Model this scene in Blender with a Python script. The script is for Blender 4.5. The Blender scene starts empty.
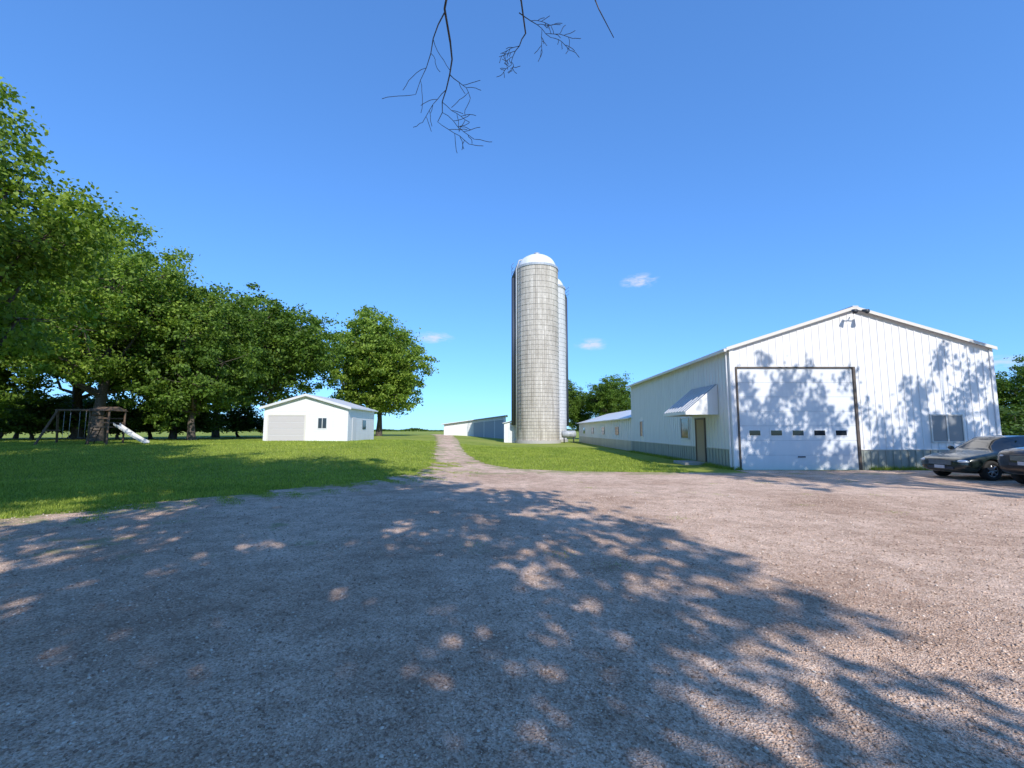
import bpy, bmesh, math, random
import numpy as np
from mathutils import Vector, Matrix
random.seed(4); 
S=bpy.context.scene
S.view_settings.view_transform='Standard'
try: S.view_settings.look='None'
except: pass
S.view_settings.exposure=0
COL=S.collection

# ------------------------------------------------------------ helpers
def ss(a,b,x):
    t=np.clip((np.asarray(x,float)-a)/(b-a),0,1); return t*t*(3-2*t)
def hgt(x,y):
    x=np.asarray(x,float); y=np.asarray(y,float)
    return 0.7*ss(14,36,y)*ss(1,-11,x)*(1-ss(120,400,y))+0.02*np.sin(x*.31+1)*np.sin(y*.23)*ss(14,30,y)
def H(x,y): return float(hgt(x,y))

def newmat(name,col=(.5,.5,.5),rough=.6,metal=0.0,spec=.5):
    m=bpy.data.materials.new(name); m.use_nodes=True
    b=m.node_tree.nodes['Principled BSDF']
    b.inputs['Base Color'].default_value=(*col,1); b.inputs['Roughness'].default_value=rough
    b.inputs['Metallic'].default_value=metal
    b.inputs['Specular IOR Level'].default_value=spec
    return m
def nd(m,t,**k):
    n=m.node_tree.nodes.new(t)
    for a,b in k.items(): setattr(n,a,b)
    return n
def lk(m,a,b): m.node_tree.links.new(a,b)
def ramp(m,fac,stops):
    r=nd(m,'ShaderNodeValToRGB'); e=r.color_ramp.elements
    e[0].position=stops[0][0]; e[0].color=(*stops[0][1],1)
    e[1].position=stops[-1][0]; e[1].color=(*stops[-1][1],1)
    for p,c in stops[1:-1]:
        q=e.new(p); q.color=(*c,1)
    lk(m,fac,r.inputs[0]); return r.outputs[0]
def noise(m,vec,scale,detail=4,rough=.6):
    n=nd(m,'ShaderNodeTexNoise'); n.inputs['Scale'].default_value=scale
    n.inputs['Detail'].default_value=detail; n.inputs['Roughness'].default_value=rough
    if vec is not None: lk(m,vec,n.inputs['Vector'])
    return n.outputs['Fac']
def mth(m,op,a,b):
    n=nd(m,'ShaderNodeMath',operation=op)
    for s,v in ((n.inputs[0],a),(n.inputs[1],b)):
        if hasattr(v,'links'): lk(m,v,s)
        else: s.default_value=v
    return n.outputs[0]
def mix(m,fac,a,b,mode='MIX'):
    n=nd(m,'ShaderNodeMix',data_type='RGBA',blend_type=mode)
    for s,v in ((n.inputs[0],fac),(n.inputs[6],a),(n.inputs[7],b)):
        if hasattr(v,'links'): lk(m,v,s)
        elif isinstance(v,(int,float)): s.default_value=v
        else: s.default_value=(*v,1)
    return n.outputs[2]
def bump(m,hs,dist,strength=1.0):
    b=nd(m,'ShaderNodeBump'); b.inputs['Distance'].default_value=dist; b.inputs['Strength'].default_value=strength
    lk(m,hs,b.inputs['Height']); lk(m,b.outputs[0],m.node_tree.nodes['Principled BSDF'].inputs['Normal'])
def base(m,c): lk(m,c,m.node_tree.nodes['Principled BSDF'].inputs['Base Color'])
def pos(m): return nd(m,'ShaderNodeNewGeometry').outputs['Position']
def objc(m): return nd(m,'ShaderNodeTexCoord').outputs['Object']

def mesh_np(name,verts,faces,mats,matidx=None,smooth=False):
    me=bpy.data.meshes.new(name)
    verts=np.asarray(verts,np.float32); faces=np.asarray(faces,np.int32)
    n,k=faces.shape
    me.vertices.add(len(verts)); me.vertices.foreach_set('co',verts.ravel())
    me.loops.add(n*k); me.loops.foreach_set('vertex_index',faces.ravel())
    me.polygons.add(n); me.polygons.foreach_set('loop_start',np.arange(0,n*k,k,dtype=np.int32))
    me.polygons.foreach_set('loop_total',np.full(n,k,np.int32))
    if matidx is not None: me.polygons.foreach_set('material_index',np.asarray(matidx,np.int32))
    if smooth: me.polygons.foreach_set('use_smooth',np.ones(n,bool))
    for m in mats: me.materials.append(m)
    me.update(calc_edges=True); me.validate()
    return me
def obj(name,me,parent=None,loc=(0,0,0)):
    o=bpy.data.objects.new(name,me); COL.objects.link(o); o.location=loc
    if parent: o.parent=parent
    return o
def empty(name,loc=(0,0,0),rz=0):
    o=bpy.data.objects.new(name,None); COL.objects.link(o); o.location=loc; o.rotation_euler=(0,0,rz)
    o.empty_display_size=.3
    return o
def pyobj(name,vs,fs,mat,parent=None,smooth=False,bevel=0):
    me=bpy.data.meshes.new(name); me.from_pydata([tuple(v) for v in vs],[],fs); me.materials.append(mat)
    me.update()
    if smooth:
        for p in me.polygons: p.use_smooth=True
    o=obj(name,me,parent)
    if bevel:
        b=o.modifiers.new('b','BEVEL'); b.width=bevel; b.segments=2
    return o
BF=[(0,3,2,1),(4,5,6,7),(0,1,5,4),(1,2,6,5),(2,3,7,6),(3,0,4,7)]
def bv(x0,x1,y0,y1,z0,z1):
    return [(x0,y0,z0),(x1,y0,z0),(x1,y1,z0),(x0,y1,z0),(x0,y0,z1),(x1,y0,z1),(x1,y1,z1),(x0,y1,z1)]
def boxes(name,L,mat,parent=None,bevel=0):
    vs=[];fs=[]
    for b in L:
        k=len(vs); vs+=bv(*b); fs+=[tuple(i+k for i in f) for f in BF]
    return pyobj(name,vs,fs,mat,parent,bevel=bevel)
def tube_arr(pts,rads,sides=6):
    V=[];F=[]
    n=len(pts)
    for i,p in enumerate(pts):
        p=Vector(p)
        d=(Vector(pts[min(i+1,n-1)])-Vector(pts[max(i-1,0)]))
        if d.length<1e-6: d=Vector((0,0,1))
        d.normalize()
        a=d.orthogonal().normalized() if i==0 else (a-d*a.dot(d)).normalized()
        b=d.cross(a)
        for s in range(sides):
            t=2*math.pi*s/sides
            V.append(tuple(p+(a*math.cos(t)+b*math.sin(t))*rads[i]))
    for i in range(n-1):
        for s in range(sides):
            F.append((i*sides+s,i*sides+(s+1)%sides,(i+1)*sides+(s+1)%sides,(i+1)*sides+s))
    return V,F
def tubes(name,L,mat,parent=None,sides=6,smooth=True):
    vs=[];fs=[]
    for pts,r in L:
        if not hasattr(r,'__len__'): r=[r]*len(pts)
        v,f=tube_arr(pts,r,sides); k=len(vs); vs+=v; fs+=[tuple(i+k for i in q) for q in f]
        fs.append(tuple(k+i for i in range(sides))[::-1]); fs.append(tuple(len(vs)-sides+i for i in range(sides)))
    return pyobj(name,vs,fs,mat,parent,smooth=smooth)

# ------------------------------------------------------------ materials
def m_grass():
    m=newmat('grass_mat',rough=.95,spec=.1); p=pos(m)
    a=noise(m,p,1.2,4,.7); b=noise(m,p,.12,2); c=noise(m,p,25,2,.8)
    col=ramp(m,a,[(.3,(.17,.24,.035)),(.55,(.28,.34,.055)),(.75,(.40,.41,.11))])
    col=mix(m,ramp(m,b,[(.4,(0,0,0)),(.65,(1,1,1))]),col,(.35,.385,.08))
    col=mix(m,.5,col,ramp(m,c,[(.3,(.35,.35,.3)),(.7,(1.,1.,1.))]),'MULTIPLY')
    base(m,col); bump(m,c,.04,.6); return m
def m_gravel():
    m=newmat('gravel_mat',rough=.95,spec=.08); p=pos(m)
    v=nd(m,'ShaderNodeTexVoronoi'); v.inputs['Scale'].default_value=85; lk(m,p,v.inputs['Vector'])
    v2=nd(m,'ShaderNodeTexVoronoi'); v2.inputs['Scale'].default_value=38; lk(m,p,v2.inputs['Vector'])
    sx=nd(m,'ShaderNodeSeparateColor'); lk(m,v.outputs['Color'],sx.inputs[0])
    sy=nd(m,'ShaderNodeSeparateColor'); lk(m,v2.outputs['Color'],sy.inputs[0])
    stone=ramp(m,sx.outputs[0],[(0,(.30,.195,.14)),(.35,(.64,.46,.345)),(.7,(.77,.58,.445)),(1,(.90,.77,.64))])
    st2=ramp(m,sy.outputs[1],[(0,(.37,.245,.175)),(.6,(.72,.535,.41)),(1,(.85,.69,.56))])
    col=mix(m,.35,stone,st2)
    big=noise(m,p,.35,4,.65)
    col=mix(m,.85,col,ramp(m,big,[(.34,(.72,.65,.60)),(.58,(1.06,1.04,1.02))]),'MULTIPLY')
    mid=noise(m,p,2.4,4,.75)
    col=mix(m,.8,col,ramp(m,mid,[(.34,(.70,.66,.63)),(.58,(1.09,1.06,1.04))]),'MULTIPLY')
    at=nd(m,'ShaderNodeAttribute'); at.attribute_name='edge'
    w=noise(m,p,1.1,4,.75)
    e1=nd(m,'ShaderNodeMapRange'); e1.inputs['From Min'].default_value=0; e1.inputs['From Max'].default_value=3.2
    e1.inputs['To Min'].default_value=.42; e1.inputs['To Max'].default_value=.68; lk(m,at.outputs['Fac'],e1.inputs[0])
    df=mth(m,'MULTIPLY',mth(m,'SUBTRACT',w,e1.outputs[0]),9.0)
    cl=nd(m,'ShaderNodeClamp'); lk(m,df,cl.inputs[0])
    gcol=mix(m,.45,(.27,.31,.09),(.40,.32,.21))
    col=mix(m,mth(m,'MULTIPLY',cl.outputs[0],.85),col,gcol)
    base(m,col)
    fn=noise(m,p,14,3,.8)
    bump(m,mth(m,'ADD',v.outputs['Distance'],mth(m,'MULTIPLY',fn,3.0)),.011,.8); return m
def m_leaf(name,c0,c1,tr=.35):
    m=bpy.data.materials.new(name); m.use_nodes=True; nt=m.node_tree
    b=nt.nodes['Principled BSDF']; b.inputs['Roughness'].default_value=.55; b.inputs['Specular IOR Level'].default_value=.25
    g=nd(m,'ShaderNodeNewGeometry')
    c=ramp(m,g.outputs['Random Per Island'],[(0,c0),(.6,c1),(1,tuple(min(1,x*1.35) for x in c1))])
    nn=noise(m,g.outputs['Position'],.45,1)
    c=mix(m,.7,c,ramp(m,nn,[(.3,(.6,.7,.6)),(.7,(1.2,1.15,1.))]),'MULTIPLY')
    lk(m,c,b.inputs['Base Color'])
    t=nd(m,'ShaderNodeBsdfTranslucent')
    c2=mix(m,1.0,c,(1.5,1.6,.6),'MULTIPLY'); lk(m,c2,t.inputs[0])
    ms=nd(m,'ShaderNodeMixShader'); ms.inputs[0].default_value=tr
    lk(m,b.outputs[0],ms.inputs[1]); lk(m,t.outputs[0],ms.inputs[2])
    lk(m,ms.outputs[0],nt.nodes['Material Output'].inputs[0]); return m
def m_steel(name,col,dirt=.15,rough=.4):
    m=newmat(name,col,rough); p=pos(m)
    mp=nd(m,'ShaderNodeMapping'); mp.inputs['Scale'].default_value=(3,3,.35); lk(m,p,mp.inputs[0])
    n=noise(m,mp.outputs[0],1.,4,.65)
    col2=ramp(m,n,[(.35,tuple(c*(1-dirt) for c in col)),(.65,col)])
    base(m,col2); return m
M={}
M['grass']=m_grass(); M['gravel']=m_gravel()
M['bark']=newmat('bark_mat',(.10,.08,.06),.9)
mb=M['bark']; base(mb,ramp(mb,noise(mb,pos(mb),9,3,.7),[(.3,(.045,.036,.03)),(.7,(.15,.12,.095))]))
M['leaf']=m_leaf('leaf_maple_mat',(.05,.10,.015),(.125,.20,.03),.33)
M['leafy']=m_leaf('leaf_light_mat',(.085,.15,.022),(.22,.305,.048),.36)
M['leafd']=m_leaf('leaf_dark_mat',(.035,.07,.014),(.08,.135,.025),.25)
M['blade']=m_leaf('grass_blade_mat',(.16,.23,.03),(.32,.375,.075),.3)
M['white']=m_steel('white_steel_mat',(.80,.80,.80),.08)
M['whiteroof']=m_steel('white_roof_mat',(.72,.73,.74),.15,.35)
M['trim']=newmat('trim_mat',(.66,.63,.57),.5)
M['bronze']=newmat('bronze_trim_mat',(.11,.085,.065),.5)
M['wains']=m_steel('wainscot_mat',(.38,.41,.36),.3)
M['door']=m_steel('door_panel_mat',(.72,.74,.76),.05,.45)
M['glass']=newmat('window_glass_mat',(.02,.025,.03),.08,0,.8)
M['winframe']=newmat('window_frame_mat',(.66,.66,.66),.5)
M['pane']=newmat('window_pane_mat',(.22,.23,.24),.3)
M['conc']=newmat('concrete_mat',(.42,.40,.37),.9)
M['dark']=newmat('dark_steel_mat',(.06,.07,.09),.5,.3)
M['gal']=m_steel('galvanised_mat',(.42,.45,.48),.3,.4)
M['wood']=newmat('wood_mat',(.17,.095,.055),.8)
mw=M['wood']; base(mw,ramp(mw,noise(mw,pos(mw),6,3),[(.3,(.08,.05,.03)),(.7,(.18,.115,.075))]))
M['tan']=newmat('tan_door_mat',(.42,.30,.18),.6)
def m_silo(name,c0,c1,cm,lo=(.62,.59,.55)):
    m=newmat(name,(.5,.5,.5),.9,0,.2); o=objc(m)
    sp=nd(m,'ShaderNodeSeparateXYZ'); lk(m,o,sp.inputs[0])
    at=nd(m,'ShaderNodeMath',operation='ARCTAN2'); lk(m,sp.outputs[1],at.inputs[0]); lk(m,sp.outputs[0],at.inputs[1])
    cx=nd(m,'ShaderNodeCombineXYZ'); lk(m,sp.outputs[2],cx.inputs[0]); lk(m,mth(m,'MULTIPLY',at.outputs[0],2.7),cx.inputs[1])
    br=nd(m,'ShaderNodeTexBrick'); lk(m,cx.outputs[0],br.inputs['Vector'])
    br.inputs['Scale'].default_value=1; br.inputs['Brick Width'].default_value=.76; br.inputs['Row Height'].default_value=.27
    br.inputs['Mortar Size'].default_value=.014; br.inputs['Color1'].default_value=(*c0,1); br.inputs['Color2'].default_value=(*c1,1); br.inputs['Mortar'].default_value=(*cm,1)
    mp=nd(m,'ShaderNodeMapping'); mp.inputs['Scale'].default_value=(1.8,1.8,.12); lk(m,o,mp.inputs[0])
    n=noise(m,mp.outputs[0],1.,4,.7)
    c=mix(m,.9,br.outputs[0],ramp(m,n,[(.32,lo),(.62,(1.06,1.05,1.03))]),'MULTIPLY')
    base(m,c); return m
M['silo']=m_silo('silo_stave_mat',(.60,.555,.49),(.50,.46,.40),(.29,.265,.23))
M['silo2']=m_silo('silo_stave_pale_mat',(.62,.62,.61),(.56,.56,.56),(.42,.42,.42),(.8,.8,.8))
M['dome']=m_steel('dome_mat',(.76,.77,.78),.15,.35)

# ------------------------------------------------------------ ground
def axis(near,step,far,grow):
    a=[0.0]; s=step
    while a[-1]<far:
        if a[-1]>near: s*=grow
        a.append(a[-1]+s)
    return np.array(a)
ax=axis(36,.7,4500,1.14); xs=np.concatenate([-ax[::-1][:-1],ax])
ay=axis(80,.7,5000,1.14); by=axis(10,1.,400,1.2); ys=np.concatenate([-by[::-1][:-1],ay])
X,Y=np.meshgrid(xs,ys); Z=hgt(X,Y)
nx,ny=len(xs),len(ys)
idx=np.arange(nx*ny).reshape(ny,nx)
F=np.stack([idx[:-1,:-1],idx[:-1,1:],idx[1:,1:],idx[1:,:-1]],-1).reshape(-1,4)
obj('ground',mesh_np('ground',np.stack([X,Y,Z],-1).reshape(-1,3),F,[M['grass']],smooth=True))

rng=np.random.default_rng(3)
def wob(t,s):
    return (np.sin(t*1.7+s)+.6*np.sin(t*4.1+s*2.3)+.4*np.sin(t*9.7+s*.7)+.3*np.sin(t*21+s*1.9))/2.3
LB=np.array([(-22,-40),(5.5,-24),(7.0,-13.5),(8.3,-9.3),(11.7,-6.7),(15,-4.2),(18,-3.5),(22,-3.7),(29,-4.9),(40,-6.6),(56,-9.2),(80,-13.5),(100,-18)])
RB=np.array([(-22,45),(16.6,45),(17.0,14),(17.4,5.5),(17.9,2.4),(19.2,-.1),(22.5,-1.5),(29,-2.9),(40,-4.5),(56,-6.7),(80,-10.5),(100,-15)])
def XL(y): return np.interp(y,LB[:,0],LB[:,1])
def XR(y): return np.interp(y,RB[:,0],RB[:,1])
def in_gravel(x,y):
    return ((x>XL(y))&(x<XR(y))&(y<100))|((x>9)&(y<18.7))
rows=np.concatenate([np.arange(-22,0,1.),np.arange(0,30,.1),np.arange(30,100,.5)])
NC=90
l=XL(rows)+wob(rows*1.3,1)*.4*(1+.8*(rows<14)); r=XR(rows)+wob(rows*1.2,5)*.22*(rows>16)
u=np.linspace(0,1,NC)**1.9
GX=l[:,None]+(r-l)[:,None]*u[None,:]; GY=np.repeat(rows[:,None],NC,1)
GZ=hgt(GX,GY)+.016
idx=np.arange(len(rows)*NC).reshape(len(rows),NC)
F1=np.stack([idx[:-1,:-1],idx[:-1,1:],idx[1:,1:],idx[1:,:-1]],-1).reshape(-1,4)
V1=np.stack([GX,GY,GZ],-1).reshape(-1,3)
sl_l=np.abs(np.gradient(XL(rows),rows)); sl_r=np.abs(np.gradient(XR(rows),rows))
ed=np.minimum((GX-l[:,None])/np.sqrt(1+sl_l**2)[:,None],np.where(rows[:,None]>16.4,np.maximum(.4,(r[:,None]-GX)*1.5/np.sqrt(1+sl_r**2)[:,None]),9))
ar=np.linspace(8.9,45,120); V2=np.concatenate([np.stack([ar,np.full(120,16.4),np.full(120,.012)],-1),np.stack([ar,18.45+wob(ar,2)*.12,np.full(120,.012)],-1)])
k=len(V1); F2=np.array([(k+i,k+i+1,k+120+i+1,k+120+i) for i in range(119)])
gme=mesh_np('gravel_driveway',np.concatenate([V1,V2]),np.concatenate([F1,F2]),[M['gravel']],smooth=True)
at=gme.attributes.new('edge','FLOAT','POINT')
at.data.foreach_set('value',np.concatenate([np.clip(ed,0,9).ravel(),np.full(120,5.),np.full(120,1.2)]).astype(np.float32))
obj('gravel_driveway',gme)

# loose stones
N=60000
yy=1.2+ (rng.random(N)**1.6)*10; xx=(rng.random(N)*2-1)*(yy*1.25+.5)
sz=(.003+.011*rng.random(N)**2.8)*(1+yy*.05)
ok=in_gravel(xx,yy); xx,yy,sz=xx[ok],yy[ok],sz[ok]; N=len(xx)
oct_=np.array([(1,0,0),(0,1,0),(-1,0,0),(0,-1,0),(0,0,1),(0,0,-1)],float)
an=rng.random(N)*6.28; st=.6+.7*rng.random((N,1,3)); st[:,:,2]*=.65
jit=1+.35*(rng.random((N,6,1))-.5)
P=oct_[None]*st*jit*sz[:,None,None]
ca,sa=np.cos(an)[:,None],np.sin(an)[:,None]
PX=P[...,0]*ca-P[...,1]*sa; PY=P[...,0]*sa+P[...,1]*ca
P=np.stack([PX+xx[:,None],PY+yy[:,None],P[...,2]+(.016+sz*.25)[:,None]],-1).reshape(-1,3)
of=np.array([(0,1,4),(1,2,4),(2,3,4),(3,0,4),(1,0,5),(2,1,5),(3,2,5),(0,3,5)])
FF=(of[None]+(np.arange(N)*6)[:,None,None]).reshape(-1,3)
ms=newmat('stone_mat',rough=.9,spec=.1); g=nd(ms,'ShaderNodeNewGeometry')
base(ms,ramp(ms,g.outputs['Random Per Island'],[(0,(.28,.19,.14)),(.4,(.52,.38,.29)),(.9,(.70,.54,.43)),(1,(.82,.72,.62))]))
obj('gravel_stones',mesh_np('gravel_stones',P,FF,[ms]))

def blades(name,x,y,h,w,mat):
    N=len(x); z=hgt(x,y); a=rng.random(N)*6.28; lean=(rng.random((N,2))-.5)*h[:,None]*1.1
    dx,dy=np.cos(a)*w,np.sin(a)*w
    A=np.stack([x-dx,y-dy,z],-1);B=np.stack([x+dx,y+dy,z],-1);C=np.stack([x+lean[:,0],y+lean[:,1],z+h],-1)
    V=np.stack([A,B,C],1).reshape(-1,3)
    return obj(name,mesh_np(name,V,np.arange(N*3).reshape(-1,3),[mat]))
N=300000
y=6.5+rng.random(N)**1.4*36; xa=-(y*1.2+5); xb=9.0*(y>14)-2; x=xa+(xb-xa)*rng.random(N)
ok=~in_gravel(x+wob(y*5,3)*.15,y)&~((x>8.9)&(y>18.5)&(x<20)); x,y=x[ok],y[ok]
hh=(.03+.045*rng.random(len(x)))*(1+.01*y); 
blades('lawn_grass',x,y,hh,.007*(1+y*.05),M['blade'])
N=130000
y=4+rng.random(N)*18; x=XL(y)-.3+np.abs(rng.normal(0,1.3,N)); 
patch=np.sin(x*2.1+1.3*np.sin(y*1.7))*np.sin(y*2.6+x*.8+2)+.5*np.sin(x*7+y*5)+.3*np.sin(x*17-y*13)
ok=(patch>.15+.28*(x-XL(y)))&(x<2)&(y>5)&(rng.random(N)<.75); x1,y1=x[ok],y[ok]
x2=9+rng.random(9000)*14; y2=18.62-np.abs(rng.normal(0,.14,9000)); k2=(x2>14.4)|(x2<9.2); x2,y2=x2[k2],y2[k2]
x3=9-np.abs(rng.normal(0,.15,6000)); y3=18.6+rng.random(6000)*16
cx=rng.random(26)*14-1; cy=5+rng.random(26)*11; ci=rng.integers(0,26,2600); x4=cx[ci]+rng.normal(0,.13,2600); y4=cy[ci]+rng.normal(0,.1,2600)
h1=.02+.035*rng.random(len(x1)); h2=.06+.16*rng.random(len(x2))**2; h3=.06+.14*rng.random(len(x3))**2; h4=.015+.02*rng.random(2600)
blades('weeds',np.concatenate([x1,x2,x3,x4]),np.concatenate([y1,y2,y3,y4]),np.concatenate([h1,h2,h3,h4]),.009,M['blade'])

# ------------------------------------------------------------ trees
def tree_mesh(name,seed,Ht,R,base_z,nl,ncl,nleaf,leaf,mat,lean=0,squash=1.0,cl_r=.55,flat=1.0):
    g=np.random.default_rng(seed); rd=random.Random(seed)
    cz=(Ht+base_z)/2; rz=(Ht-base_z)/2
    tt=[]
    tr=.018*Ht+.05
    trunk=[]; 
    for i in range(7):
        t=i/6; trunk.append((lean*t*Ht*.7+.15*math.sin(i*1.3+seed),.12*math.sin(i*2+seed),t*Ht*.72-.1*(i==0)))
    tt.append((trunk,[tr*(1.35 if i==0 else 1-.8*i/6) for i in range(7)],7))
    lobes=[]
    for i in range(nl):
        for _ in range(30):
            p=g.normal(size=3); p/=np.linalg.norm(p); rr=.35+.4*g.random(); 
            q=np.array([p[0]*R*rr,p[1]*R*rr,p[2]*rz*rr*.98])
            if all(np.linalg.norm((q-l[0])/[1,1,rz/R])>R*.28 for l in lobes): break
        lr=R*(.27+.17*g.random())
        lobes.append((q,lr))
    cc=[];nn=[]
    off=np.array([lean*cz*.8,0,cz])
    for q,lr in lobes:
        c=q+off
        k=min(.95,max(.25,(c[2]-lr*.6)/(Ht*.72)*.75)); ti=k*6; i0=int(ti); f=ti-i0
        s=Vector(trunk[i0]).lerp(Vector(trunk[min(6,i0+1)]),f); e=Vector(c)
        midp=s.lerp(e,.5)+Vector((rd.uniform(-.3,.3),rd.uniform(-.3,.3),-.1*R+rd.uniform(-.2,.3)))
        tt.append(([s,midp,e],[tr*.42,tr*.26,tr*.13],5))
        for j in range(ncl):
            d=g.normal(size=3); d/=np.linalg.norm(d); d[2]=d[2]*.9+.12
            r_=lr*(.45+.75*g.random()**.6)
            pp=c+d*r_*np.array([1.1,1.1,.85*flat])
            if pp[2]<base_z*.8: pp[2]=base_z*.8+g.random()*.5
            cc.append(pp); nn.append(d)
            if j%3==0: tt.append(([e,e.lerp(Vector(pp),.5)+Vector((0,0,-.12)),Vector(pp)],[tr*.11,tr*.07,tr*.03],4))
    cc=np.array(cc);nn=np.array(nn); K=len(cc)
    cr=cl_r*(.6+.8*g.random(K))
    ctr=np.repeat(cc,nleaf,0); rad=np.repeat(cr,nleaf); dn=np.repeat(nn,nleaf,0)
    n=len(ctr)
    o=g.normal(size=(n,3))*rad[:,None]*np.array([.62,.62,.36]); c=ctr+o
    nrm=g.normal(size=(n,3))*.75+dn*.5+np.array([0,0,.45]); nrm/=np.linalg.norm(nrm,axis=1)[:,None]
    a=np.cross(nrm,g.normal(size=(n,3))); a/=np.linalg.norm(a,axis=1)[:,None]; b=np.cross(nrm,a)
    sl=leaf*(.6+.7*g.random((n,1)))
    LV=np.stack([c+a*sl,c+b*sl*.55+nrm*sl*.12,c-a*sl*.8,c-b*sl*.55+nrm*sl*.12],1).reshape(-1,3)
    LF=np.arange(n*4).reshape(-1,4)
    TV=[];TF=[]
    for pts,r,sd in tt:
        v,f=tube_arr(pts,r,sd); k=len(TV); TV+=v; TF+=[tuple(i+k for i in q) for q in f]
    TV=np.array(TV);TF=np.array(TF)
    V=np.concatenate([TV,LV]); Fc=np.concatenate([TF,LF+len(TV)])
    mi=np.concatenate([np.zeros(len(TF)),np.ones(len(LF))])
    return mesh_np(name,V,Fc,[M['bark'],mat],mi)
TM={}
TM['left']=tree_mesh('tm_left',11,14,5.2,1.2,26,24,105,.105,M['leafy'],cl_r=.5)
TM['tall']=tree_mesh('tm_tall',23,14.5,4.6,1.4,24,20,105,.105,M['leafy'],cl_r=.5)
TM['mid']=tree_mesh('tm_mid',31,14,6.0,.7,24,22,80,.16,M['leaf'])
TM['big']=tree_mesh('tm_big',42,18.5,8,2.6,26,26,75,.22,M['leaf'],lean=-.06,cl_r=.8)
TM['round']=tree_mesh('tm_round',57,21,8.2,.3,34,28,75,.23,M['leafy'],cl_r=.8)
TM['shade']=tree_mesh('tm_shade',64,15,6.2,5.5,20,11,62,.165,M['leaf'],cl_r=.5)
TM['dense']=tree_mesh('tm_dense',66,15,6.2,5.5,24,18,60,.16,M['leaf'],cl_r=.62)
TM['bush']=tree_mesh('tm_bush',71,4,2.4,.2,12,14,50,.14,M['leafd'],cl_r=.45)
def tree(name,key,x,y,rz=0,s=1,sz=None):
    o=obj(name,TM[key],None,(x,y,H(x,y)-.02)); o.rotation_euler=(0,0,rz); o.scale=(s,s,sz or s); return o
tree('maple_tree','tall',-19.6,15.6,.4,1,1.04)
tree('maple_tree','left',-33,36.5,1.2,1.45,1.40)
tree('maple_tree','left',-40,42,3.1,1.5,1.5)
tree('maple_tree','left',-30,20.5,4.1,1.1,1.1)  # unseen tree beyond the left frame edge, added to shade the swing set
tree('maple_tree','mid',-28,40,2.0,.95,1.02)
tree('maple_tree','mid',-34,46,.3,1.0,1.15)
tree('oak_tree','big',-27.5,52,0,.97,.93)
tree('oak_tree','big',-37,57,2.2,.95,.96)
tree('ash_tree','round',-21.3,73,.5,1.0,1.02)
tree('maple_tree','mid',-42,34,4.4,1.0,1.1)
for i,(x,y,s) in enumerate([(-33,47,1.3),(-38,48,1.5),(-43,48,1.5),(-48,50,1.6),(-54,50,1.7),(-36,60,1.4),(-31,60,1.1),(-42,40,1.3),(-47,42,1.5),(-52,44,1.6),(-37,43,1.2),(-29,60,1.0)]):
    tree('shrub','bush',x,y,i*1.1,s,s*.72)
tree('oak_tree','big',8.5,82,1,.5,.62)
tree('oak_tree','big',17,80,3,.58,.62)
tree('maple_tree','mid',12.8,86,3,.6,.72)
tree('maple_tree','mid',36,31,1.5,.55,.5)
tree('shrub','bush',30,27.5,1.5,1.0,.75)
tree('shrub','bush',34,28,2.9,1.2,.8)
# shade trees behind and beside the camera (they cast the foreground shadows)
tree('shade_tree','shade',.6,-3.8,.3,1,1)
tree('shade_tree','shade',3.0,-10.5,2.9,1,1)
tree('shade_tree','shade',-8,-8,2.1,.95,1.0)
tree('shade_tree','dense',-8.6,.3,5.5,.85,1.22)
tree('shade_tree','dense',-2.3,-.7,1.5,.72,1.28)
tree('shade_tree','shade',-15,-4,5.0,1,1.1)
tree('shade_tree','dense',-14.5,3.0,4.0,.85,1.15)
tree('shade_tree','dense',-21.5,2.5,1.0,.95,1.2)
tree('shade_tree','shade',15,4.6,1.2,.72,1.02)
tree('shade_tree','shade',21.5,6.5,3.3,.75,.9)

# distant tree line
n=26000; g=np.random.default_rng(8)
dx=(g.random(n)*2-1)*900; prof=(3.5+2.5*np.sin(dx*.013)+2*np.sin(dx*.041+1)+1.4*np.sin(dx*.13)); prof=np.clip(prof,1.2,None)
dz=g.random(n)**.7*prof; dy=620+g.random(n)*30
nr=g.normal(size=(n,3)); nr/=np.linalg.norm(nr,axis=1)[:,None]; a=np.cross(nr,g.normal(size=(n,3))); a/=np.linalg.norm(a,axis=1)[:,None]; b=np.cross(nr,a)
c=np.stack([dx,dy,dz],-1); s=1.3
V=np.stack([c+a*s,c+b*s*.7,c-a*s,c-b*s*.7],1).reshape(-1,3)
obj('distant_tree_line',mesh_np('distant_tree_line',V,np.arange(n*4).reshape(-1,4),[M['leafd']]))

# bare overhanging branch
def twig(p,d,L,r,depth,out,rd):
    pts=[p];rs=[r];q=Vector(p);dd=Vector(d).normalized()
    n=6
    for i in range(n):
        dd=(dd+Vector((rd.uniform(-.3,.3),rd.uniform(-.2,.2),rd.uniform(-.26,.16)))).normalized()
        q=q+dd*L/n; pts.append(q.copy()); rs.append(max(.003,r*(1-.75*(i+1)/n)))
        if depth>0 and i>=1:
            sd=dd.cross(Vector((0,1,0))).normalized()*rd.choice([-1,1])
            twig(q.copy(),dd*.75+sd*rd.uniform(.5,1.0)+Vector((0,rd.uniform(-.3,.3),0)),L*rd.uniform(.28,.5),rs[-1]*.65,depth-1,out,rd)
    out.append((pts,rs))
rd=random.Random(12); out=[]
root=Vector((-.7,4.0,7.6))
out.append(([Vector((.6,-3.8,8.0)),Vector((-.5,0,8.5)),root],[.07,.045,.024]))
out.append(([root,Vector((-.76,4.3,7.1)),Vector((-.66,4.5,6.6)),Vector((-.74,4.55,6.2)),Vector((-.68,4.6,5.85))],[.022,.018,.016,.013,.012]))
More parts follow.
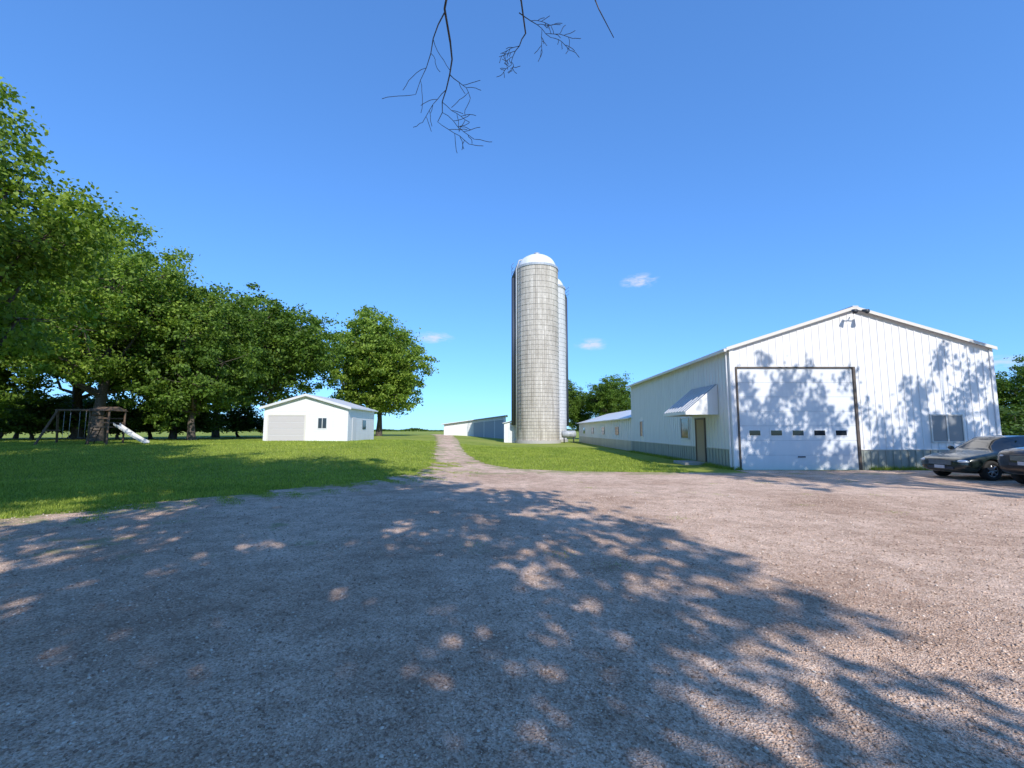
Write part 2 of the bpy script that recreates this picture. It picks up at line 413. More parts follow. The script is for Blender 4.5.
twig(Vector((-.68,4.6,5.85)),(.12,0,-1),1.2,.011,2,out,rd)
twig(Vector((-.74,4.55,6.15)),(-.1,.1,-1),.95,.008,1,out,rd)
out.append(([root,Vector((-.3,4.4,7.2)),Vector((-.1,4.5,6.7)),Vector((.1,4.55,6.3)),Vector((.15,4.6,5.95))],[.018,.014,.012,.010,.008]))
twig(Vector((.15,4.6,5.95)),(-.3,0,-.6),.5,.007,2,out,rd)
twig(Vector((.08,4.6,6.2)),(.5,0,-.5),.6,.006,2,out,rd)
out.append(([root,Vector((.2,4.4,7.3)),Vector((.75,4.5,6.7)),Vector((.95,4.55,6.2)),Vector((1.12,4.6,5.9))],[.014,.011,.009,.006,.004]))
tubes('bare_branch',out,M['bark'],sides=5)

# ------------------------------------------------------------ big barn
BX0,BX1,BY0,BY1=9.05,19.9,18.7,34.6; EZ=5.0; RX=14.3; RZ=6.68
def roofz(x): return EZ+(RZ-EZ)*(1-abs(x-RX)/((BX1-BX0)/2))
barn=empty('metal_barn')
vs=[(BX0,BY0,0),(BX1,BY0,0),(BX1,BY0,EZ),(RX,BY0,RZ),(BX0,BY0,EZ),(BX0,BY1,0),(BX1,BY1,0),(BX1,BY1,EZ),(RX,BY1,RZ),(BX0,BY1,EZ)]
pyobj('walls',vs,[(0,1,2,3,4),(6,5,9,8,7),(5,0,4,9),(1,6,7,2)],M['white'],barn)
DX0,DX1,DZ=9.30,14.05,4.15
WX0,WX1,WZ0,WZ1=17.15,18.4,1.15,2.2
ribs=[]; x=BX0+.12
while x<BX1-.05:
    zt=roofz(x)-.16
    if DX0-.14<x<DX1+.14: ribs.append((x-.025,x+.025,BY0-.018,BY0+.01,DZ+.13,zt))
    elif WX0-.08<x<WX1+.08:
        ribs.append((x-.025,x+.025,BY0-.018,BY0+.01,.82,WZ0-.06)); ribs.append((x-.025,x+.025,BY0-.018,BY0+.01,WZ1+.06,zt))
    else: ribs.append((x-.025,x+.025,BY0-.018,BY0+.01,.82,zt))
    x+=.305
y=BY0+.2
while y<BY1:
    if not (21.3<y<22.55 or 23.35<y<24.5 or 31.5<y<32.3): ribs.append((BX0-.018,BX0+.01,y-.025,y+.025,.82,EZ-.05))
    else: ribs.append((BX0-.018,BX0+.01,y-.025,y+.025,2.5,EZ-.05))
    y+=.305
boxes('siding_ribs',ribs,M['white'],barn,.006)
wn=[(BX0-.012,DX0-.13,BY0-.012,BY0-.002,.0,.8),(DX1+.13,BX1,BY0-.012,BY0-.002,0,.8),(BX0-.012,BX0-.002,BY0,21.35,0,.8),(BX0-.012,BX0-.002,22.5,BY1,0,.8)]
x=DX1+.25
while x<BX1: wn.append((x-.03,x+.03,BY0-.035,BY0-.012,.0,.78)); x+=.305
y=BY0+.2
while y<BY1:
    if not 21.2<y<22.6: wn.append((BX0-.035,BX0-.012,y-.03,y+.03,0,.78))
    y+=.305
boxes('wainscot',wn,M['wains'],barn)
boxes('wainscot_cap',[(DX1+.13,BX1+.01,BY0-.045,BY0-.0,.795,.83),(BX0-.045,BX0,BY0+.02,21.3,.795,.83),(BX0-.045,BX0,22.55,BY1,.795,.83)],M['trim'],barn)
boxes('corner_trim',[(BX0-.05,BX0+.1,BY0-.05,BY0+.1,0,EZ-.05),(BX1-.1,BX1+.05,BY0-.05,BY0+.1,0,EZ-.05)],M['white'],barn,.008)
def slab(name,pa,pb,y0,y1,t,mat,par):
    (xa,za),(xb,zb)=pa,pb
    vs=[(xa,y0,za),(xb,y0,zb),(xb,y1,zb),(xa,y1,za),(xa,y0,za+t),(xb,y0,zb+t),(xb,y1,zb+t),(xa,y1,za+t)]
    return pyobj(name,vs,BF,mat,par)
sl=(RZ-EZ)/(RX-BX0); sr=(RZ-EZ)/(BX1-RX)
slab('roof_left',(BX0-.2,EZ-.2*sl+.01),(RX,RZ+.01),BY0-.14,BY1+.14,.05,M['whiteroof'],barn)
slab('roof_right',(RX,RZ+.01),(BX1+.12,EZ-.12*sr+.01),BY0-.14,BY1+.14,.05,M['whiteroof'],barn)
slab('rake_trim_left',(BX0-.2,EZ-.2*sl-.06),(RX,RZ-.06),BY0-.17,BY0-.142,.13,M['trim'],barn)
slab('rake_trim_right',(RX,RZ-.06),(BX1+.13,EZ-.13*sr-.06),BY0-.17,BY0-.142,.13,M['trim'],barn)
boxes('gutter',[(BX0-.31,BX0-.2,BY0-.16,BY1+.1,EZ-.17,EZ-.05)],M['white'],barn,.01)
boxes('ridge_cap',[(RX-.12,RX+.12,BY0-.18,BY1+.15,RZ+.03,RZ+.08)],M['whiteroof'],barn)
od=[]; nsec=7; hs=DZ/nsec
for i in range(nsec): od.append((DX0,DX1,BY0-.03,BY0+.02,i*hs+.004,(i+1)*hs-.004))
boxes('overhead_door',od,M['door'],barn,.004)
boxes('overhead_door_backing',[(DX0,DX1,BY0-.018,BY0-.004,0,DZ)],M['gal'],barn)
wl=[];gl=[]
for i in range(5):
    c=DX0+.6+i*.88; wl.append((c-.27,c+.27,BY0-.045,BY0-.028,hs*2+.17,hs*2+.44)); gl.append((c-.22,c+.22,BY0-.052,BY0-.044,hs*2+.205,hs*2+.405))
boxes('door_window_frames',wl,M['white'],barn); boxes('door_windows',gl,M['glass'],barn)
boxes('door_frame',[(DX0-.06,DX0-.002,BY0-.06,BY0-.0,0,DZ+.06),(DX1+.002,DX1+.10,BY0-.09,BY0-.0,0,DZ+.06),(DX0-.0,DX1+.0,BY0-.085,BY0-.0,DZ+.002,DZ+.06)],M['bronze'],barn)
boxes('door_handle',[(11.6,11.9,BY0-.06,BY0-.03,.5,.55)],M['dark'],barn)
boxes('front_window_frame',[(WX0-.05,WX1+.05,BY0-.06,BY0-.0,WZ0-.05,WZ0),(WX0-.05,WX1+.05,BY0-.06,BY0,WZ1,WZ1+.05),(WX0-.05,WX0,BY0-.06,BY0,WZ0+.001,WZ1-.001),(WX1,WX1+.05,BY0-.06,BY0,WZ0+.001,WZ1-.001),((WX0+WX1)/2-.03,(WX0+WX1)/2+.03,BY0-.055,BY0,WZ0+.001,WZ1-.001)],M['trim'],barn)
boxes('front_window_panes',[(WX0,(WX0+WX1)/2-.03,BY0-.03,BY0-.01,WZ0,WZ1),((WX0+WX1)/2+.03,WX1,BY0-.035,BY0-.01,WZ0,WZ1)],M['pane'],barn)
boxes('entry_door',[(BX0-.03,BX0+.0,21.45,22.4,.05,2.1)],M['tan'],barn)
boxes('entry_door_frame',[(BX0-.06,BX0,21.36,21.45,0,2.18),(BX0-.06,BX0,22.4,22.49,0,2.18),(BX0-.06,BX0,21.451,22.399,2.1,2.18)],M['bronze'],barn)
boxes('entry_step',[(BX0-1.1,BX0-.02,21.2,22.7,0,.12)],M['conc'],barn,.01)
for (a,b,z0,z1,nm) in [(23.4,24.4,1.2,2.2,'side_window'),(31.6,32.2,1.2,2.2,'rear_side_window')]:
    boxes(nm+'_frame',[(BX0-.05,BX0,a-.06,b+.06,z0-.06,z0),(BX0-.05,BX0,a-.06,b+.06,z1,z1+.06),(BX0-.05,BX0,a-.06,a,z0+.001,z1-.001),(BX0-.05,BX0,b,b+.06,z0+.001,z1-.001)],M['winframe'],barn)
    boxes(nm+'_glass',[(BX0-.025,BX0-.004,a,b,z0,z1)],M['glass'],barn)
A0,A1=19.95,22.85; AW,AZ1,AZ2=1.45,3.62,2.42
n=16
vs=[];fs=[]
for i in range(n):
    ya=A0+(A1-A0)*i/n; yb=A0+(A1-A0)*(i+.96)/n; t=.03 if i%2 else 0.0
    k=len(vs)
    vs+=[(BX0-.02,ya,AZ1+t),(BX0-.02,yb,AZ1+t),(BX0-AW,yb,AZ2+t),(BX0-AW,ya,AZ2+t),(BX0-.02,ya,AZ1+t-.03),(BX0-.02,yb,AZ1+t-.03),(BX0-AW,yb,AZ2+t-.03),(BX0-AW,ya,AZ2+t-.03)]
    fs+=[tuple(q+k for q in f) for f in [(0,1,2,3),(7,6,5,4),(0,3,7,4),(1,5,6,2),(3,2,6,7)]]
ma=newmat('awning_mat',(.6,.6,.6),.45); gg=nd(ma,'ShaderNodeNewGeometry')
sp=nd(ma,'ShaderNodeSeparateXYZ'); lk(ma,gg.outputs['Position'],sp.inputs[0])
w=nd(ma,'ShaderNodeMath',operation='MULTIPLY'); lk(ma,sp.outputs[1],w.inputs[0]); w.inputs[1].default_value=2*math.pi*n/(A1-A0)/2
si=nd(ma,'ShaderNodeMath',operation='SINE'); lk(ma,w.outputs[0],si.inputs[0])
base(ma,ramp(ma,si.outputs[0],[(.45,(.60,.61,.62)),(.55,(.20,.21,.23))]))
pyobj('awning_panels',vs,fs,ma,barn)
e=[]
for ya in (A0-.03,A1+.0):
    e+= [(BX0-.02,ya,AZ1),(BX0-AW,ya,AZ2),(BX0-AW,ya,AZ2-.14),(BX0-.02,ya,AZ2-.14),(BX0-.02,ya+.02,AZ1),(BX0-AW,ya+.02,AZ2),(BX0-AW,ya+.02,AZ2-.14),(BX0-.02,ya+.02,AZ2-.14)]
pyobj('awning_ends',e,[f for k in (0,8) for f in [(k,k+1,k+2,k+3),(k+7,k+6,k+5,k+4),(k,k+4,k+5,k+1),(k+1,k+5,k+6,k+2),(k+2,k+6,k+7,k+3),(k+3,k+7,k+4,k)]],M['white'],barn)
boxes('awning_fascia',[(BX0-AW-.02,BX0-AW,A0,A1,AZ2-.14,AZ2+.0)],M['white'],barn)
tubes('floodlight_arm',[([(RX-.1,BY0-.15,RZ-.25),(RX-.1,BY0-.4,RZ-.2)],.025),([(RX-.3,BY0-.4,RZ-.2),(RX+.12,BY0-.4,RZ-.2)],.02)],M['dark'],barn)
tubes('floodlight_heads',[([(RX-.3,BY0-.38,RZ-.18),(RX-.34,BY0-.6,RZ-.27)],[.05,.1]),([(RX+.12,BY0-.38,RZ-.18),(RX+.16,BY0-.6,RZ-.27)],[.05,.1])],M['dark'],barn,sides=10)
boxes('downspout',[(BX0-.13,BX0-.06,BY0+.1,BY0+.18,.1,EZ-.15)],M['white'],barn)
boxes('foundation',[(BX0-.03,BX1+.03,BY0-.004,BY1+.03,-.1,.05)],M['conc'],barn)

# ------------------------------------------------------------ low long shed behind barn
ls=empty('long_low_shed')
x0,x1,y0,y1=9.1,17,34.8,62; e=2.55; r=3.75; rx=(x0+x1)/2
pyobj('walls',[(x0,y0,0),(x1,y0,0),(x1,y0,e),(rx,y0,r),(x0,y0,e),(x0,y1,0),(x1,y1,0),(x1,y1,e),(rx,y1,r),(x0,y1,e)],[(0,1,2,3,4),(6,5,9,8,7),(5,0,4,9),(1,6,7,2)],M['white'],ls)
s2=(r-e)/(rx-x0)
slab('roof_left',(x0-.3,e-.3*s2),(rx,r),y0-.1,y1+.2,.08,M['whiteroof'],ls)
slab('roof_right',(rx,r),(x1+.3,e-.3*s2),y0-.1,y1+.2,.08,M['whiteroof'],ls)
boxes('wainscot',[(x0-.02,x0-.004,y0+.1,y1,0,.8)],M['wains'],ls)
boxes('siding_ribs',[(x0-.025,x0,y0+.3+i*.6-.03,y0+.3+i*.6+.03,.82,e-.1) for i in range(45)],M['white'],ls)
boxes('windows',[(x0-.04,x0-.026,a,a+1.2,1.2,1.9) for a in (39,45,51,57)],M['glass'],ls)

# ------------------------------------------------------------ silos
def silo(x,y,r,h,mat,hoop,chute_ang,chute=True):
    s=empty('concrete_silo',(x,y,H(x,y)))
    n=64; vs=[];fs=[]
    for z in (-.1,h):
        for i in range(n):
            a=2*math.pi*i/n; vs.append((r*math.cos(a),r*math.sin(a),z))
    for i in range(n): fs.append((i,(i+1)%n,n+(i+1)%n,n+i))
    pyobj('stave_wall',vs,fs,mat,s,smooth=True)
    L=[];z=.3
    while z<h:
        L.append(([( (r+.012)*math.cos(2*math.pi*i/48),(r+.012)*math.sin(2*math.pi*i/48),z) for i in range(49)],.018)); z+=.36+.02*z
    tubes('steel_hoops',L,hoop,s,sides=4)
    for nm,rr,za,zb,mt in (('footing',r+.18,-.1,.35,M['conc']),('top_rim',r+.07,h-.25,h+.05,M['gal'])):
        L=[];f=[]
        for z,q in ((za,rr),(zb,rr),(zb,rr-.4)):
            for i in range(48): a=2*math.pi*i/48; L.append((q*math.cos(a),q*math.sin(a),z))
        for j in range(2):
            for i in range(48): f.append((j*48+i,j*48+(i+1)%48,(j+1)*48+(i+1)%48,(j+1)*48+i))
        pyobj(nm,L,f,mt,s)
    dr=r*.93; dh=r*.72; vs=[];fs=[];nn=48;m=9
    for j in range(m+1):
        t=j/m*math.pi/2
        for i in range(nn):
            a=2*math.pi*i/nn; q=dr*math.cos(t)*(1+.012*(i%4==0))+.001; vs.append((q*math.cos(a),q*math.sin(a),h+dh*math.sin(t)))
    for j in range(m):
        for i in range(nn): fs.append((j*nn+i,j*nn+(i+1)%nn,(j+1)*nn+(i+1)%nn,(j+1)*nn+i))
    pyobj('dome_roof',vs,fs,M['dome'],s,smooth=True)
    tubes('dome_vent',[([(0,0,h+dh-.1),(0,0,h+dh+.25)],[.3,.3]),([(0,0,h+dh+.25),(0,0,h+dh+.4)],[.4,.05])],M['dome'],s,sides=12)
    ca,sa=math.cos(chute_ang),math.sin(chute_ang)
    c=r+.26
    tubes('unloading_chute',[([(c*ca,c*sa,2.2),(c*ca,c*sa,h-1.2)],.36),([(c*ca,c*sa,h-1.2),((r-.3)*ca,(r-.3)*sa,h+.5)],[.36,.25])],newmat('chute_mat',(.07,.08,.10),.5,.3),s,sides=12)
    t=chute_ang+.32; q=r+.16
    tubes('blower_pipe',[([(q*math.cos(t),q*math.sin(t),.6),(q*math.cos(t),q*math.sin(t),h-.3),((r-.2)*math.cos(t),(r-.2)*math.sin(t),h+.9),(.4,.1,h+dh+.1)],.11)],M['gal'],s,sides=8)
    t=chute_ang+.6; L=[]
    for dt in (-.08,.08):
        a=t+dt; L.append(([((r+.12)*math.cos(a),(r+.12)*math.sin(a),1.8),((r+.12)*math.cos(a),(r+.12)*math.sin(a),h)],.025))
    z=2
    while z<h: L.append(([((r+.12)*math.cos(t-.08),(r+.12)*math.sin(t-.08),z),((r+.12)*math.cos(t+.08),(r+.12)*math.sin(t+.08),z)],.02)); z+=.5
    tubes('ladder',L,M['gal'],s,sides=4)
    tubes('top_platform_rail',[([((r+.6)*math.cos(chute_ang+k*.12-.35),(r+.6)*math.sin(chute_ang+k*.12-.35),h-.6+zz) for k in range(7)],.03) for zz in (0,.5,1.0)],M['gal'],s,sides=4)
    return s
silo(3.25,57.6,2.72,22.4,M['silo'],newmat('hoop_mat',(.30,.28,.25),.7,.3),math.radians(183))
silo(5.1,64.5,2.6,22.0,M['silo2'],newmat('hoop_pale_mat',(.5,.5,.5),.6,.3),math.radians(20))
fr=empty('feed_room',(0.2,59.5,0))
boxes('walls',[(-1.2,.9,-1.5,2.5,0,2.6)],M['white'],fr)
slab('roof',(-1.4,2.45),(1.1,3.1),-1.7,2.7,.08,M['whiteroof'],fr)
boxes('door',[(-.7,.2,-1.53,-1.5,0,2.0)],M['winframe'],fr)
tk=empty('fuel_tank',(7.2,58,0))
tubes('tank',[([(-.9,0,1.1),(-.8,0,1.1),(.8,0,1.1),(.9,0,1.1)],[.3,.45,.45,.3])],M['gal'],tk,sides=16)
tubes('legs',[([(a,b,0),(a,b*.7,.9)],.04) for a in (-.6,.6) for b in (-.4,.4)],M['dark'],tk)

# ------------------------------------------------------------ back shed
bs=empty('pole_shed',(0,82,0)); z0=.2
X0,X1=-12.2,-1.2
pyobj('walls',[(X0,0,z0-.4),(X1,0,z0-.4),(X1,0,4.1),(X0,0,2.6),(X0,9,z0-.4),(X1,9,z0-.4),(X1,9,4.1),(X0,9,2.6)],[(0,1,2,3),(5,4,7,6),(4,0,3,7),(1,5,6,2)],M['white'],bs)
pyobj('front_panel',[(X0+5.2,-.02,0),(X1-.3,-.02,0),(X1-.3,-.02,3.5),(X0+5.2,-.02,2.9)],[(0,1,2,3)],newmat('blue_grey_steel_mat',(.40,.42,.46),.5),bs)
boxes('front_posts',[(X0+5.2+i*1.9,X0+5.35+i*1.9,-.08,-.03,0,2.9+i*.2) for i in range(4)],M['winframe'],bs)
slab('roof',(X0-.4,2.6),(X1+.4,4.22),-.5,9.3,.12,M['whiteroof'],bs)

# ------------------------------------------------------------ small garage
gz=H(-16.7,37)-.02
gr=empty('white_garage',(0,0,gz-.0))
x0,x1,y0,y1=-20.1,-13.3,37,44; e=2.75; r=3.75; rx=(x0+x1)/2; s3=(r-e)/(rx-x0)
pyobj('walls',[(x0,y0,-.1),(x1,y0,-.1),(x1,y0,e),(rx,y0,r),(x0,y0,e),(x0,y1,-.1),(x1,y1,-.1),(x1,y1,e),(rx,y1,r),(x0,y1,e)],[(0,1,2,3,4),(6,5,9,8,7),(5,0,4,9),(1,6,7,2)],M['white'],gr)
slab('roof_left',(x0-.3,e-.3*s3),(rx,r),y0-.25,y1+.25,.1,M['whiteroof'],gr)
slab('roof_right',(rx,r),(x1+.3,e-.3*s3),y0-.25,y1+.25,.1,M['whiteroof'],gr)
slab('rake_left',(x0-.32,e-.32*s3-.08),(rx,r-.08),y0-.28,y0-.252,.19,M['winframe'],gr)
slab('rake_right',(rx,r-.08),(x1+.32,e-.32*s3-.08),y0-.28,y0-.252,.19,M['winframe'],gr)
boxes('lap_siding',[(x0-.01,x1+.01,y0-.016,y0-.001,i*.2,i*.2+.185) for i in range(13)]+[(x1+.001,x1+.016,y0,y1,i*.2,i*.2+.185) for i in range(13)],M['white'],gr)
boxes('garage_door',[(-19.7,-16.8,y0-.035,y0-.018,i*.52+.01,i*.52+.5) for i in range(4)],newmat('garage_door_mat',(.52,.49,.48),.5),gr,.005)
boxes('garage_door_frame',[(-19.82,-19.7,y0-.06,y0-.017,0,2.2),(-16.8,-16.68,y0-.06,y0-.017,0,2.2),(-19.7,-16.8,y0-.06,y0-.017,2.08,2.2)],M['trim'],gr)
boxes('window_frame',[(-15.75,-14.95,y0-.05,y0-.017,1.0,1.95)],M['winframe'],gr)
boxes('window_glass',[(-15.68,-15.38,y0-.056,y0-.051,1.07,1.88),(-15.33,-15.02,y0-.056,y0-.051,1.07,1.88)],M['glass'],gr)
boxes('side_door',[(x1+.017,x1+.04,38.0,38.9,0,2.0)],M['winframe'],gr)
boxes('side_window',[(x1+.017,x1+.045,40.6,41.5,1.0,1.8)],M['glass'],gr)

# ------------------------------------------------------------ wooden swing set
zs=H(-30,32)
sw=empty('swing_set',(-30.0,32.0,zs-.04))
t=[]
for dy in (-1.1,1.1): t.append(([(-2.5+.35*(dy<0)-.35*(dy>0),dy,0),(-1.9,0,2.45)],.07))
t.append(([(-2.2,-.62,1.0),(-2.2,.62,1.0)],.045))
t.append(([(-2.05,0,2.42),(1.2,0,2.42)],.08))
for a in (1.0,2.3):
    for b in (-.65,.65): t.append(([(a,b,0),(a,b,2.5)],.06))
tubes('timber_frame',t,M['wood'],sw,sides=6,smooth=False)
boxes('platform',[(1.0,2.3,-.65+.0,.65,1.2,1.27)]+[(1.0,2.3,b-.02,b+.02,z,z+.09) for b in (-.7,.7) for z in (1.5,1.8)]+[(.95,1.0,-.65,.65,2.0,2.1)],M['wood'],sw)
pyobj('canopy',[(.9,-.8,2.35),(2.4,-.8,2.35),(2.4,.8,2.35),(.9,.8,2.35),(.9,0,2.65),(2.4,0,2.65)],[(0,1,5,4),(2,3,4,5),(0,4,3),(1,2,5)],M['wood'],sw)
vs=[];fs=[];
for i in range(9):
    u=i/8; x=2.3+2.2*u; z=1.25*(1-u)**1.15+.12
    vs+=[(x,-.28,z+.16),(x,-.25,z),(x,.25,z),(x,.28,z+.16)]
for i in range(8):
    for j in range(3): fs.append((i*4+j,i*4+j+1,i*4+j+5,i*4+j+4))
o=pyobj('slide',vs,fs,newmat('slide_mat',(.62,.62,.58),.4),sw); o.modifiers.new('s','SOLIDIFY').thickness=.03
ch=[]
for a in (-1.2,-.1):
    for b in (-.22,.22): ch.append(([(a+b,0,2.38),(a+b,.0,.5)],.012))
tubes('swing_chains',ch,M['gal'],sw,sides=4)
boxes('swing_seats',[(-1.2-.25,-1.2+.25,-.1,.1,.47,.5),(-.1-.25,-.1+.25,-.1,.1,.47,.5)],M['dark'],sw)
tubes('ladder',[([(1.0-.5,b,0),(1.0,b,1.25)],.035) for b in (-.3,.3)]+[([(1.0-.5+.5*k/5,-.3,1.25*k/5),(1.0-.5+.5*k/5,.3,1.25*k/5)],.025) for k in range(1,5)],M['wood'],sw)

# ------------------------------------------------------------ cars
M['tyre']=newmat('tyre_mat',(.02,.02,.02),.85)
M['rim']=newmat('rim_mat',(.45,.46,.48),.3,.8)
M['lamp']=newmat('headlamp_mat',(.65,.68,.7),.1,.2,.9)
M['cglass']=newmat('car_glass_mat',(.015,.018,.02),.05,0,1)
M['plate']=newmat('plate_mat',(.6,.6,.62),.5)
def car(name,loc,rz,paint,suv=False,L=4.6):
    c=empty(name,loc,rz)
    if suv:
        st=[(0,.70,.42,.85,.88,.6),(.1,.86,.32,.95,1.0,.74),(.5,.92,.28,1.03,1.09,.78),(1.15,.94,.28,1.08,1.16,.80),(1.75,.94,.28,1.12,1.68,.68),(2.4,.94,.28,1.12,1.76,.70),(3.3,.94,.28,1.13,1.76,.70),(4.1,.93,.28,1.14,1.70,.68),(4.45,.91,.3,1.12,1.2,.78),(4.6,.85,.42,1.0,1.04,.7)]; cab=(3,8)
    else:
        st=[(0,.60,.32,.58,.60,.48),(.1,.78,.22,.66,.69,.6),(.5,.86,.19,.75,.80,.68),(1.2,.89,.18,.86,.92,.72),(1.85,.89,.18,.90,1.34,.60),(2.35,.89,.18,.91,1.42,.62),(3.0,.89,.18,.92,1.40,.61),(3.7,.88,.18,.94,1.03,.68),(4.3,.84,.22,.92,.97,.68),(4.6,.7,.34,.80,.82,.5)]; cab=(3,7)
    vs=[];fs=[];mi=[]
    R=12
    for (x,w,zb,bt,tp,wt) in st:
        half=[(.0,zb),(.84*w,zb),(w*.99,zb+.13),(w,(zb+bt)/2+.06),(.96*w,bt),(wt,tp),(0,tp+.025)]
        ring=[(y,z) for y,z in half]+[(-y,z) for y,z in half[-2:0:-1]]
        vs+=[(x,y,z) for y,z in ring]
    for i in range(len(st)-1):
        for j in range(R):
            fs.append((i*R+j,(i+1)*R+j,(i+1)*R+(j+1)%R,i*R+(j+1)%R))
            g=0
            if cab[0]<=i<cab[1]:
                if j in (4,7): g=1
                if j in (5,6) and (i==cab[0] or i==cab[1]-1): g=1
            mi.append(g)
    fs.append(tuple(range(R))); mi.append(0); k=(len(st)-1)*R; fs.append(tuple(k+j for j in range(R))[::-1]); mi.append(0)
    me=bpy.data.meshes.new('body'); me.from_pydata(vs,[],fs); me.materials.append(paint); me.materials.append(M['cglass'])
    for p,g in zip(me.polygons,mi): p.material_index=g; p.use_smooth=True
    bm=bmesh.new(); bm.from_mesh(me); bmesh.ops.recalc_face_normals(bm,faces=bm.faces)
    cl=bm.edges.layers.float.get('crease_edge') or bm.edges.layers.float.new('crease_edge')
    for e in bm.edges:
        if len(e.link_faces)==2 and e.link_faces[0].material_index!=e.link_faces[1].material_index: e[cl]=.7
    bm.to_mesh(me); bm.free()
    b=obj('body',me,c); sb=b.modifiers.new('s','SUBSURF'); sb.levels=2; sb.render_levels=2
    wr=.37 if suv else .315; WXs=(.88,3.62); ww=.92 if suv else .87
    cut=bmesh.new()
    for wx in WXs:
        for sy in (-1,1):
            bmesh.ops.create_cone(cut,cap_ends=True,segments=32,radius1=wr+.05,radius2=wr+.05,depth=.5,matrix=Matrix.Translation((wx,sy*(ww-.02),wr))@Matrix.Rotation(math.pi/2,4,'X'))
    cm=bpy.data.meshes.new('cut'); cut.to_mesh(cm); cut.free(); cm.materials.append(M['tyre'])
    co=obj('cutter',cm,c)
    bo=b.modifiers.new('b','BOOLEAN'); bo.object=co; bo.operation='DIFFERENCE'; bo.solver='EXACT'
    try: bo.material_mode='TRANSFER'
    except: pass
    bpy.context.view_layer.update()
    dg=bpy.context.evaluated_depsgraph_get(); nm=bpy.data.meshes.new_from_object(b.evaluated_get(dg))
    b.modifiers.clear(); b.data=nm; bpy.data.objects.remove(co)
    for i,wx in enumerate(WXs):
        for sy in (-1,1):
            y=sy*(ww-.12)
            prof=[(wr*.62,-.10),(wr*.93,-.105),(wr,-.07),(wr,.07),(wr*.93,.105),(wr*.62,.10)]
            V=[];Fq=[];n=32
            for a in range(n):
                t_=2*math.pi*a/n
                for (rr,yy_) in prof: V.append((wx+rr*math.cos(t_),y+yy_,wr+rr*math.sin(t_)))
            for a in range(n):
                for j in range(6): Fq.append((a*6+j,((a+1)%n)*6+j,((a+1)%n)*6+(j+1)%6,a*6+(j+1)%6))
            pyobj('tyre_%d'%(i*2+(sy>0)),V,Fq,M['tyre'],c,smooth=True)
            yo=y+sy*.07; T=[([(wx,yo-.01,wr),(wx,yo+.01,wr)],wr*.16)]
            for s_ in range(7):
                t_=2*math.pi*s_/7; T.append(([(wx,yo,wr),(wx+wr*.6*math.cos(t_),yo,wr+wr*.6*math.sin(t_))],[.035,.022]))
            T.append(([(wx+wr*.6*math.cos(2*math.pi*q/24),yo,wr+wr*.6*math.sin(2*math.pi*q/24)) for q in range(25)],.018))
            tubes('rim_%d'%(i*2+(sy>0)),T,M['rim'],c,sides=6)
            tubes('brake_%d'%(i*2+(sy>0)),[([(wx,y-.02,wr),(wx,y+.02,wr)],wr*.58)],M['dark'],c,sides=20)
    hz=.60 if not suv else .86
    def blob(nm,cx,cy,cz,sx,sy,sz,mat):
        bm=bmesh.new(); bmesh.ops.create_uvsphere(bm,u_segments=16,v_segments=10,radius=1); me=bpy.data.meshes.new(nm)
        bmesh.ops.transform(bm,matrix=Matrix.Translation((cx,cy,cz))@Matrix.Diagonal((sx,sy,sz,1)),verts=bm.verts); bm.to_mesh(me); bm.free(); me.materials.append(mat)
        for p in me.polygons: p.use_smooth=True
        obj(nm,me,c)
    for sy in (-1,1):
        blob('headlamp',.17,sy*.60,hz-.01,.15,.17,.07,M['lamp'])
        blob('mirror',1.55,sy*1.0,hz+.38,.07,.11,.07,paint)
        boxes('tail_lamp',[(4.5,4.56,sy*.62-.12,sy*.62+.12,hz+.12,hz+.28)],newmat('tail_lamp_mat',(.4,.02,.02),.2),c,.01)
        boxes('door_handle',[(2.25,2.42,sy*.895-.012,sy*.895+.012,hz+.18,hz+.21),(3.1,3.27,sy*.895-.012,sy*.895+.012,hz+.18,hz+.21)],M['dark'],c,.004)
    boxes('grille',[(-.012,.05,-.36,.36,hz-.12+i*.035,hz-.105+i*.035) for i in range(4)],M['rim'],c)
    boxes('grille_back',[(-.004,.05,-.37,.37,hz-.13,hz+.02)],M['dark'],c)
    boxes('lower_intake',[(-.0,.06,-.42,.42,hz-.27,hz-.19)],M['dark'],c)
    boxes('number_plate',[(-.03,-.005,-.16,.16,hz-.25,hz-.15)],M['plate'],c)
    tp=1.36 if not suv else 1.66; wt=.63 if not suv else .71
    tubes('pillars',[([(2.45,sy*.865,hz+.3),(2.45,sy*wt,tp)],.03) for sy in (-1,1)],paint,c)
    return c
def paint(nm,col): 
    m=newmat(nm,col,.25,.2,.6); m.node_tree.nodes['Principled BSDF'].inputs['Coat Weight'].default_value=.8
    m.node_tree.nodes['Principled BSDF'].inputs['Coat Roughness'].default_value=.05; return m
car('parked_car',(14.2,15.3,.012),math.radians(4),paint('car_paint_green',(.012,.022,.02)))
car('parked_suv',(14.3,12.85,.012),math.radians(0),paint('car_paint_black',(.008,.008,.01)),True)

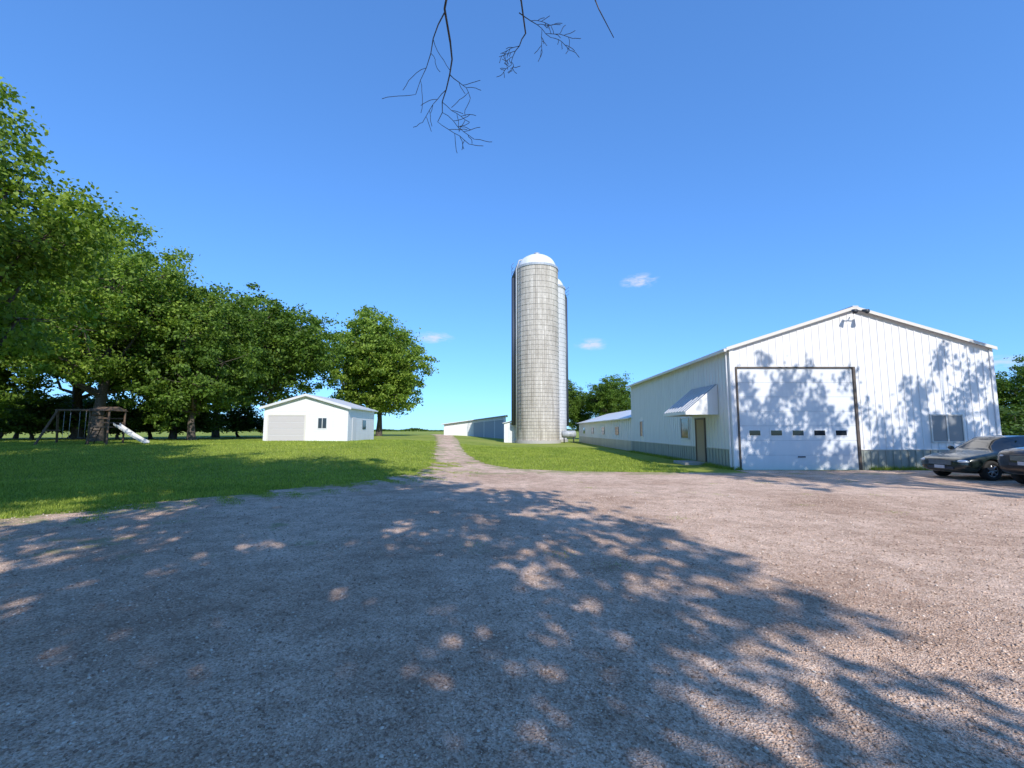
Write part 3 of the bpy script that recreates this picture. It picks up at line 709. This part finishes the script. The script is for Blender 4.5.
# ------------------------------------------------------------ sun, sky
trav=Vector((-.32,1,0)).normalized(); el=math.radians(38)
d=Vector((trav.x*math.cos(el),trav.y*math.cos(el),-math.sin(el)))
sl_=bpy.data.lights.new('sun','SUN'); sl_.energy=5.0; sl_.angle=math.radians(.45); sl_.color=(1,.945,.87)
so=bpy.data.objects.new('sun',sl_); COL.objects.link(so); so.rotation_euler=d.to_track_quat('-Z','Y').to_euler(); so.location=(5,-20,30)
W=bpy.data.worlds.new('World'); S.world=W; W.use_nodes=True; nt=W.node_tree
bg=nt.nodes['Background']
sk=nt.nodes.new('ShaderNodeTexSky'); sk.sky_type='NISHITA'; sk.sun_disc=False; sk.sun_elevation=el
sk.sun_rotation=math.atan2(-d.x,-d.y)
sk.air_density=1.0; sk.dust_density=.2; sk.ozone_density=1.5; sk.altitude=200
class MM: pass
w=MM(); w.node_tree=nt
gm=nt.nodes.new('ShaderNodeGamma'); gm.inputs['Gamma'].default_value=.66; lk(w,sk.outputs[0],gm.inputs['Color'])
skc=mix(w,1.0,gm.outputs[0],(1.12,2.25,4.0),'MULTIPLY')
tc=nt.nodes.new('ShaderNodeTexCoord').outputs['Generated']
mp=nt.nodes.new('ShaderNodeMapping'); mp.inputs['Scale'].default_value=(18,18,60); lk(w,tc,mp.inputs[0])
cn=noise(w,mp.outputs[0],1.3,5,.65); tot=None
for (cx,cy,cz,a,b,am) in [(.264,.914,.307,.045,.018,1),(-.166,.966,.199,.05,.016,.9),(.171,.968,.184,.045,.016,.9),(.74,.66,.10,.1,.018,.6)]:
    s_=nd(w,'ShaderNodeVectorMath',operation='SUBTRACT'); lk(w,tc,s_.inputs[0]); s_.inputs[1].default_value=(cx,cy,cz)
    m_=nd(w,'ShaderNodeVectorMath',operation='MULTIPLY'); lk(w,s_.outputs[0],m_.inputs[0]); m_.inputs[1].default_value=(1/a,3,1/b)
    l_=nd(w,'ShaderNodeVectorMath',operation='LENGTH'); lk(w,m_.outputs[0],l_.inputs[0])
    r_=nd(w,'ShaderNodeMapRange'); r_.inputs['From Min'].default_value=1; r_.inputs['From Max'].default_value=0; r_.inputs['To Max'].default_value=am; lk(w,l_.outputs['Value'],r_.inputs[0])
    if tot is None: tot=r_.outputs[0]
    else: tot=mth(w,'ADD',tot,r_.outputs[0])
cn2=ramp(w,cn,[(.38,(0,0,0)),(.68,(1,1,1))])
cf=ramp(w,mth(w,'MULTIPLY',tot,cn2),[(.04,(0,0,0)),(.5,(.75,.75,.75))])
out_=mix(w,cf,skc,(7.5,7.8,8.2)); lk(w,out_,bg.inputs[0]); bg.inputs[1].default_value=.105

# ------------------------------------------------------------ camera
cd=bpy.data.cameras.new('camera'); cd.lens=16; cd.sensor_width=36; cd.clip_end=9000; cd.clip_start=.05
co=bpy.data.objects.new('camera',cd); COL.objects.link(co); co.location=(0,0,1.6); co.rotation_euler=(math.radians(90+5.8),0,0)
S.camera=co
